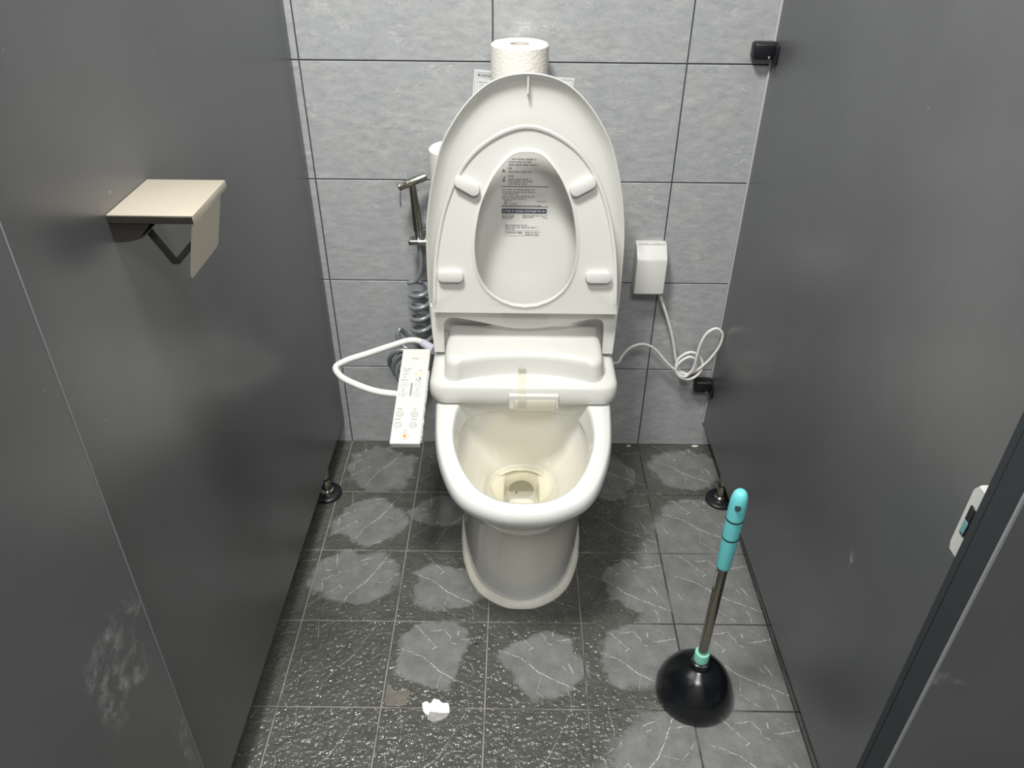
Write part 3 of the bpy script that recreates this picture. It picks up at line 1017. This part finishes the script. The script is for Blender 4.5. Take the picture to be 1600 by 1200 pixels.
# positions measured as fractions: v from the near end
V = lambda f: LEN * f
for u, f in ((-.0178, .288), (.0118, .283), (-.0182, .178), (.0122, .176)):
    disc(u, V(f), .0084, .0001, .0006, 'grey_key', M['grey_key'])
part('stop_key', loft([[CT(-.0020 + a * .0031, V(.070) + b * .0038, d) for a, b in ((-1, -1), (1, -1), (1, 1), (-1, 1))] for d in (.0002, .0007)]), M['orange'], ctl)
bmh = bmesh.new()
for u, f, r in ((-.0160, .585, .0075), (.0130, .590, .0078), (-.0170, .490, .0078), (.0120, .490, .0078)):
    hoop(bmh, u, V(f), r, .0006)
hoop(bmh, -.0020, V(.070), .0095, .0006)
dz = lambda u0, u1, f0, h=.0012, bm=bmh: dash(bm, u0, u1, V(f0), V(f0) + h, .0005, CT)
dz(-.0190, -.0130, .583); dz(-.0195, -.0150, .487); dz(-.0172, -.0158, .478, .005)
for k_ in (-1, 1):
    bmh.faces.new([bmh.verts.new(CT(.0130 + k_ * x, V(.588) + y, .0005)) for x, y in ((0, .002), (.0032, -.001), (.0026, -.0017), (0, .0008))])
    bmh.faces.new([bmh.verts.new(CT(.0120 + k_ * x, V(.492) + y, .0005)) for x, y in ((0, -.002), (.0032, .001), (.0026, .0017), (0, -.0008))])
for v0, v1 in ((.47, .61),):
    dash(bmh, -.0030, .0010, V(v0), V(v1), .0004, CT)
bmk2 = bmesh.new()
hoop(bmk2, -.0178, V(.288), .0045, .0007, .0009, 4); hoop(bmk2, -.0178, V(.288), .0020, .0007, .0009, 12)
dash(bmk2, .0075, .0160, V(.270), V(.273), .0009, CT); dash(bmk2, .0150, .0160, V(.270), V(.285), .0009, CT); dash(bmk2, .0080, .0150, V(.288), V(.2905), .0009, CT)
hoop(bmk2, -.0182, V(.170), .0042, .0012, .0009, 16); dash(bmk2, -.0205, -.0160, V(.153), V(.163), .0009, CT)
dash(bmk2, .0119, .0125, V(.172), V(.196), .0009, CT); hoop(bmk2, .0105, V(.163), .0030, .0006, .0009, 10)
ki = part('key_icons', bmk2, M['white_print'], ctl, 0); ki['kind'] = 'stuff'
kp = part('key_outlines', bmh, M['ink_faint'], ctl, 0); kp['kind'] = 'stuff'
bmp = bmesh.new(); rq = random.Random(6)
cl = lambda u0, u1, f, h: words_line(bmp, u0, u1, V(f), h, CT, .0005, rq)
for a in ((-.0220, -.0030, .768, .0034), (-.0220, -.0080, .743, .003), (.0110, .0185, .748, .003), (-.0205, -.0140, .672, .003), (.0100, .0170, .672, .003),
          (-.0240, -.0080, .640, .0036), (.0060, .0220, .638, .0036), (-.0200, -.0130, .536, .0032), (.0085, .0150, .536, .0036),
          (-.0240, -.0110, .335, .0034), (.0090, .0170, .332, .0036), (-.0260, -.0110, .232, .0036), (.0070, .0200, .230, .0036)):
    cl(*a)
for i in range(16):
    u = rq.uniform(-.026, .026); v = rq.uniform(.02, .97); s = rq.uniform(.0004, .0010)
    dash(bmp, u, u + s * 1.5, V(v), V(v) + s, .0005, CT)
for a in ((-.0215, -.0150, .700, .0010), (-.0190, -.0120, .712, .0010), (.0070, .0085, .648, .004), (.0130, .0165, .652, .005)):
    dz(*a, bm=bmp)
kq = part('key_print', bmp, M['ink_soft'], ctl, 0); kq['kind'] = 'stuff'
disc(.0055, V(.710), .0040, .0002, .0005, 'indicator_spot', M['peach'], 16)
disc(.0150, V(.712), .0034, .0002, .0005, 'indicator_spot', M['green'], 16)
lettering('panel_lettering', 'Dhoura', CT, -.0065, V(.878), .0070, M['ink_soft'], ctl, wide=.0125, d=.0005)
lettering('stop_lettering', '정지', CT, -.0045, V(.118), .0046, M['ink_soft'], ctl, wide=.0065, d=.0005)
hose_pts = [(.258, -.194, .432), (.231, -.170, .434), (.209, -.168, .434), (.168, -.190, .432), (.122, -.221, .431), (.078, -.250, .430), (.0605, -.276, .430), (.079, -.313, .430), (.121, -.345, .430), (.165, -.366, .429), (.200, -.372, .428), (.212, -.373, .427)]
part('cable', tube(hose_pts, .0072, 14, 8), M['cord'], ctl)
part('cable_cuff', tube([(.2695, -.203, .431), (.258, -.194, .432), (.240, -.177, .434)], [.0115, .0108, .0095], 16, 6), M['cuff'], ctl)

# ------------------------------------------------------------------ spray hose set on the wall
spr = empty('bidet_sprayer', (.223, -.045, .62), 'chrome hand bidet sprayer with coiled grey hose hanging on the tiled wall', 'sprayer')
hd0, hd1 = Vector((.1945, -.066, .7600)), Vector((.2535, -.040, .7760))
ax = (hd1 - hd0)
part('spray_head', lathe([(.0075, 0), (.0088, .001), (.009, .020), (.0086, .0205), (.0086, .0225), (.009, .023), (.009, ax.length - .001), (.008, ax.length)], hd0, 24, axis=ax), M['gun'], spr)
part('handle', tube([(.2235, -.053, .762), (.2255, -.052, .730), (.2275, -.050, .690), (.2290, -.049, .655)], [.0075, .0085, .0105, .0105], 20, 6), M['gun'], spr)
part('handle_collar', tube([(.2290, -.049, .657), (.2295, -.049, .640), (.2297, -.049, .622)], [.0092, .0090, .0070], 20, 4), M['chrome'], spr)
part('trigger', tube([(.2000, -.068, .756), (.1985, -.074, .738), (.1985, -.076, .720)], .0012, 8, 5), M['chrome'], spr)
hp2 = [(.2297, -.049, .626), (.231, -.048, .600), (.2315, -.048, .572), (.228, -.048, .548), (.214, -.048, .526)]
nco = 5
for i in range(nco * 10):
    a = 2 * PI * i / 10 + PI
    hp2.append((.2235 + .0230 * math.cos(a), -.048 - .0230 * math.sin(a) * .9, .520 - .0165 * (i / 10) * 1.95))
hp2 += [(.216, -.030, .352), (.196, -.034, .356), (.176, -.045, .385), (.170, -.052, .396), (.164, -.060, .385), (.172, -.065, .36)]
for i in range(24):
    a = 2 * PI * i / 9 + .6
    hp2.append((.176 + .038 * math.cos(a) + .001 * i, -.075 - .020 * math.sin(a * .9), .318 + .045 * math.sin(a) - .0012 * i))
hp2 += [(.225, -.06, .33), (.250, -.05, .335), (.285, -.04, .34)]
part('coiled_hose', tube(hp2, .0058, 10, 5), M['hose'], spr)
hk = empty('sprayer_bracket', (.236, 0, .63), 'chrome wall clip holding the hand bidet sprayer', 'bracket')
part('clip_plate', loft([[Vector((x, y, z)) for x, z in rrect(.207, .256, .622 + i, .634 - i, .004, 4)] for y, i in ((-.0635, .0015), (-.062, 0), (-.0375, 0), (-.036, .0015))]), M['chrome'], hk)
part('wall_stem', boxed(.238, .258, -.040, 0.0005, .612, .652, .004, 2), M['chrome'], hk)

# ------------------------------------------------------------------ plug cover and power cord
pg = empty('power_adapter', (.768, 0, .494), 'white boxy plug cover on the wall right of the raised seat, with its looped cord', 'plug')
prof = [(-.0005, .494), (-.046, .494), (-.052, .500), (-.0525, .582), (-.049, .590), (-.027, .607), (-.022, .611), (-.0005, .613)]


def plug(x, e):
    return [Vector((x, y * (1 - e * 4) if y < -.01 else y, .553 + (z - .553) * (1 - e * 2))) for y, z in prof]


part('cover', loft([plug(.7325, .012), plug(.734, .004), plug(.7375, 0), plug(.7985, 0), plug(.802, .004), plug(.8035, .012)]), M['plastic2'], pg, 30)
part('lid_seam', boxed(.7365, .7995, -.021, -.0195, .6108, .6122, .0004, 1), M['ink_faint'], pg)
for x in (.752, .781):
    part('catch', boxed(x - .007, x + .007, -.017, -.011, .6112, .6142, .0012, 2), M['plastic2'], pg)
cd = [(.795, -.020, .4945), (.803, -.028, .478), (.825, -.030, .425), (.847, -.030, .361), (.863, -.030, .300), (.874, -.030, .272), (.890, -.032, .260), (.905, -.034, .262), (.915, -.036, .282), (.909, -.040, .308), (.892, -.044, .318), (.872, -.046, .306), (.861, -.048, .285), (.874, -.050, .262),
      (.900, -.046, .252), (.922, -.042, .264), (.930, -.040, .288), (.918, -.040, .318), (.893, -.042, .331), (.868, -.044, .316), (.861, -.046, .296), (.866, -.048, .274), (.886, -.050, .262), (.904, -.050, .285), (.908, -.052, .325), (.912, -.052, .362), (.925, -.050, .393), (.945, -.048, .404),
      (.9615, -.048, .392), (.963, -.048, .362), (.950, -.046, .325), (.930, -.044, .292), (.910, -.040, .270), (.893, -.038, .262), (.880, -.038, .265), (.862, -.040, .276), (.834, -.044, .304), (.799, -.050, .346), (.764, -.068, .369), (.731, -.098, .377), (.708, -.136, .379), (.694, -.168, .380), (.682, -.192, .393), (.670, -.205, .404)]
part('cord', tube(cd, .0035, 10, 6), M['cord'], pg)

# ------------------------------------------------------------------ paper rolls and the sheet behind the lid
def roll(x, y, z, r, h, label, group=None):
    t = empty('toilet_roll', (x, y, z), label, 'toilet roll', group)
    part('tissue', lathe([(.0195, 0), (r - .002, 0), (r, .002), (r, h - .003), (r - .003, h), (.0215, h), (.0195, h - .001)], (x, y, z), 56, closed_profile=True), M['paper'], t)
    part('cardboard_core', lathe([(.0195, .0005), (.0195, h - .001), (.0186, h - .001), (.0186, .0005)], (x, y, z), 32, closed_profile=True), M['core'], t)
    return t


roll(.4545, -.0595, .9485, .0572, .1035, 'white toilet roll topmost of the stack, rising above the raised lid')
roll(.4555, -.0595, .8465, .0570, .1030, 'white toilet roll in the middle of the stack behind the raised lid')
roll(.4545, -.0595, .7448, .0570, .1030, 'white toilet roll lowest of the stack, on the tank behind the lid')
roll(.3205, -.062, .7448, .0555, .1020, 'white toilet roll standing alone on the tank, peeking out left of the raised lid')

sh = empty('instruction_sheet', (.466, -.003, .80), 'white printed instruction sheet taped askew to the wall tiles behind the top toilet roll', 'paper')
ang = math.radians(-4.4)


def SH(u, v, d):
    """u from the left edge, v down from the top edge; the foot curls off the wall"""
    x = .362 + u * math.cos(ang) + v * math.sin(ang) * 1.4; z = .990 + u * math.sin(ang) - v * math.cos(ang)
    return Vector((x, -.0012 - d - .05 * v * v, z))


bms = bmesh.new()
g = [[bms.verts.new(SH(.209 * i / 8, .205 * j / 8, 0)) for j in range(9)] for i in range(9)]
g2 = [[bms.verts.new(SH(.209 * i / 8, .205 * j / 8, .0004)) for j in range(9)] for i in range(9)]
for i in range(8):
    for j in range(8):
        bms.faces.new((g[i][j], g[i + 1][j], g[i + 1][j + 1], g[i][j + 1])); bms.faces.new((g2[i][j], g2[i][j + 1], g2[i + 1][j + 1], g2[i + 1][j]))
part('paper', bms, M['sheet'], sh, 60)
SHF = lambda u, v, d: SH(u, v, d)
bmi = bmesh.new()
for a in ((.003, .206, .0045, .0051), (.003, .0036, .0045, .19), (.2054, .206, .0045, .19), (.008, .10, .016, .0164), (.008, .0084, .016, .09), (.013, .0134, .030, .055), (.013, .028, .030, .0305), (.0276, .028, .030, .055)):
    dash(bmi, *a, .0008, SHF)
rs = random.Random(5)
words_line(bmi, .010, .045, .0245, .0034, lambda u, v, d: SH(u, .0490 - v, d), .0008, rs)
dash(bmi, .0070, .0610, .0075, .0130, .0008, SHF)
pm = part('sheet_print', bmi, M['ink_soft'], sh, 0); pm['kind'] = 'stuff'
bmj = bmesh.new()
words_line(bmj, .012, .056, .0102, .0036, lambda u, v, d: SH(u, .0204 - v, d), .0010, rs)
pj = part('sheet_heading', bmj, M['white_print'], sh, 0); pj['kind'] = 'stuff'

# ------------------------------------------------------------------ paper holder on the left partition
ho = empty('paper_holder', (XL, -.80, 1.0), 'empty champagne metal toilet paper holder with a flat shelf top, on the left partition', 'paper holder')
hy0, hy1, hx1, hz = -.8560, -.7400, .0850, 1.0165
part('shelf', boxed(XL + .0005, hx1, hy0, hy1, hz - .0022, hz, .0009, 2), M['holder'], ho)
part('front_lip', boxed(hx1 - .0022, hx1 + .0002, hy0, hy1, hz - .0105, hz - .0012, .0009, 2), M['holder'], ho)
part('side_lip', boxed(XL + .0005, hx1 - .001, hy0, hy0 + .0016, hz - .0105, hz - .0018, .0006, 1), M['holder_shade'], ho)
part('side_lip', boxed(XL + .0005, hx1 - .001, hy1 - .0016, hy1, hz - .0105, hz - .0018, .0006, 1), M['holder_shade'], ho)
fa = math.radians(14)
fo = rrect(hy0 + .004, hy1 - .012, 0, .079, [.007, .007, .001, .001], 5)
FP = lambda u, v, d: Vector((.0805 - math.sin(fa) * (.079 - v) + d * math.cos(fa), u, hz - .0065 - math.cos(fa) * (.079 - v)))
part('front_flap', prism(fo, 0, .0014, FP), M['holder'], ho, 20)
arcp = [(XL + .0005, hz - .010), (XL + .0005, .982)] + [(XL + .004 + .046 * math.sin(a), .982 + .026 * (1 - math.cos(a))) for a in [PI / 2 * i / 8 for i in range(1, 9)]] + [(.040, hz - .010)]
part('side_gusset', prism(arcp, hy0 + .0018, hy0 + .0032, lambda u, v, d: Vector((u, d, v))), M['holder_shade'], ho, 20)
part('back_plate', boxed(XL + .0002, XL + .0016, hy0 + .003, hy1 - .003, .982, hz - .0025), M['holder'], ho)
strip = [(-.004, 1.004), (.0085, 1.004), (.0425, .9475), (.0355, .9395)]
strip = [(.002, 1.0138), (.012, 1.0138), (.0465, .9475), (.0370, .9475)]
part('roll_arm', prism(strip, hy0 + .020, hy0 + .0225, lambda u, v, d: Vector((u, d, v))), M['holder_shade'], ho, 20)
part('roll_bar', boxed(.0368, .0466, hy0 + .020, hy1 - .010, .9460, .9482, .0006, 1), M['holder_shade'], ho)
part('spacer', boxed(XL + .0016, .0040, -.838, -.826, .994, 1.006, .002, 2), M['white_print'], ho)

# ------------------------------------------------------------------ plunger
pc = Vector((.8085, -.776, 0))
pgz = empty('plunger', pc, 'plunger with black rubber cup and aqua grip standing on the floor', 'plunger')
part('cup', lathe([(.066, .002), (.069, 0), (.0725, .004), (.0738, .012), (.0735, .022), (.0712, .033), (.068, .042), (.0615, .056), (.053, .069), (.043, .080), (.033, .087), (.024, .0915), (.0205, .094), (.0195, .100), (.0185, .108), (.014, .110)], pc, 56), M['black'], pgz, 30)
part('collar', lathe([(.0135, .100), (.0142, .106), (.0138, .128), (.0132, .131), (.0100, .1315)], pc, 28), M['mint'], pgz)
part('shaft', lathe([(.0090, .128), (.0092, .13), (.0092, .375), (.0090, .377)], pc, 28), mat('polished_steel_shaft', (150, 144, 134), .18, 1.0), pgz)
bmg = lathe([(.0100, .362), (.0116, .363), (.0122, .368), (.0134, .43), (.0142, .47), (.0142, .497), (.0138, .512), (.0128, .523), (.0105, .531), (.0070, .5355), (.0030, .5372)], pc, 32)
grip = part('grip', bmg, M['aqua'], pgz, 60)
for z, r in ((.4355, .01355), (.4775, .01425)):
    part('grip_band', lathe([(r - .0006, -.0016), (r + .0005, -.0012), (r + .0006, .0012), (r - .0006, .0016)], pc + Vector((0, 0, z)), 32), M['black_soft'], grip)
hdir = Vector((-.30, -1, .62)).normalized()
hc = pc + Vector((0, 0, .503)) + hdir * .0150
part('hang_hole', lathe([(.0050, 0), (.0050, .0026), (.0030, .0027)], hc, 20, axis=hdir), mat('dark_hole', (10, 40, 44), .6), grip)
part('shaft_sticker', prism([(-.0012, .315), (.0012, .315), (.0012, .352), (-.0012, .352)], .0092, .0096, lambda u, v, d: pc + Vector((-d * .98 , u - .003, v))), M['white_print'], pgz)

# ------------------------------------------------------------------ bits on the floor
def scrap(name, poly, m, label, cat, h=.0012, crumple=.0008, seed=1):
    r = random.Random(seed)
    bm = loft([[Vector((x, y, .0003)) for x, y in poly], [Vector((x, y, h + r.uniform(0, crumple))) for x, y in poly]])
    return tagp(part(name, bm, m, smooth=0), label, cat)


ts = scrap('puddle_glint', [(.279, -.806), (.283, -.802), (.289, -.801), (.2925, -.805), (.296, -.804), (.299, -.797), (.302, -.794), (.306, -.797), (.311, -.797), (.3155, -.802), (.320, -.804), (.326, -.803), (.330, -.805), (.3325, -.815), (.333, -.824), (.318, -.825), (.296, -.822), (.292, -.830), (.286, -.826), (.282, -.819)][::-1],
      M['tissue'], 'bright puddle reflection painted as a flat white patch on a floor joint', 'paper scrap')  # added flat patch, its white imitates light reflected by a puddle
scrap('paper_scrap', [(.206, -.759), (.211, -.768), (.215, -.772), (.222, -.777), (.229, -.779), (.238, -.776), (.246, -.776), (.256, -.783), (.249, -.792), (.249, -.809), (.230, -.8105), (.210, -.811), (.204, -.801)][::-1],
      M['leaf'], 'grey brown scrap of sodden paper on the wet floor', 'paper scrap', .0010, .0008, 3)
tagp(part('black_chip', boxed(.3735, .3830, -.6685, -.6655, .0002, .0016, .0005, 1), M['black_soft'], smooth=0), 'tiny black splinter lying on a floor tile in front of the toilet', 'debris')
for (x, y, s), lb in zip(((.773, -.012, .006), (.958, -.010, .009)), ('small white chip by the wall foot, just right of the toilet', 'small white chip by the wall foot near the right partition')):
    po = [(x + s * a, y + .4 * s * b) for a, b in ((-1, -.6), (.2, -1), (1, -.3), (.8, .8), (-.3, 1), (-1, .5))]
    scrap('plaster_chip', po, M['chip'], lb, 'debris', .003, .001, 4)
part('glint_fade', loft([[Vector((x, y, .0004)) for x, y in so], [Vector((x, y, .0011)) for x, y in so]]) if (so := [(.296, -.8225), (.318, -.8255), (.333, -.8245), (.328, -.833), (.316, -.840), (.302, -.843), (.292, -.838), (.291, -.830)]) else None, mat('glint_fade_grey', (150, 150, 146), .15, var=(90, .2)), ts, 0)  # grey piece painting the fading lower part of the reflection
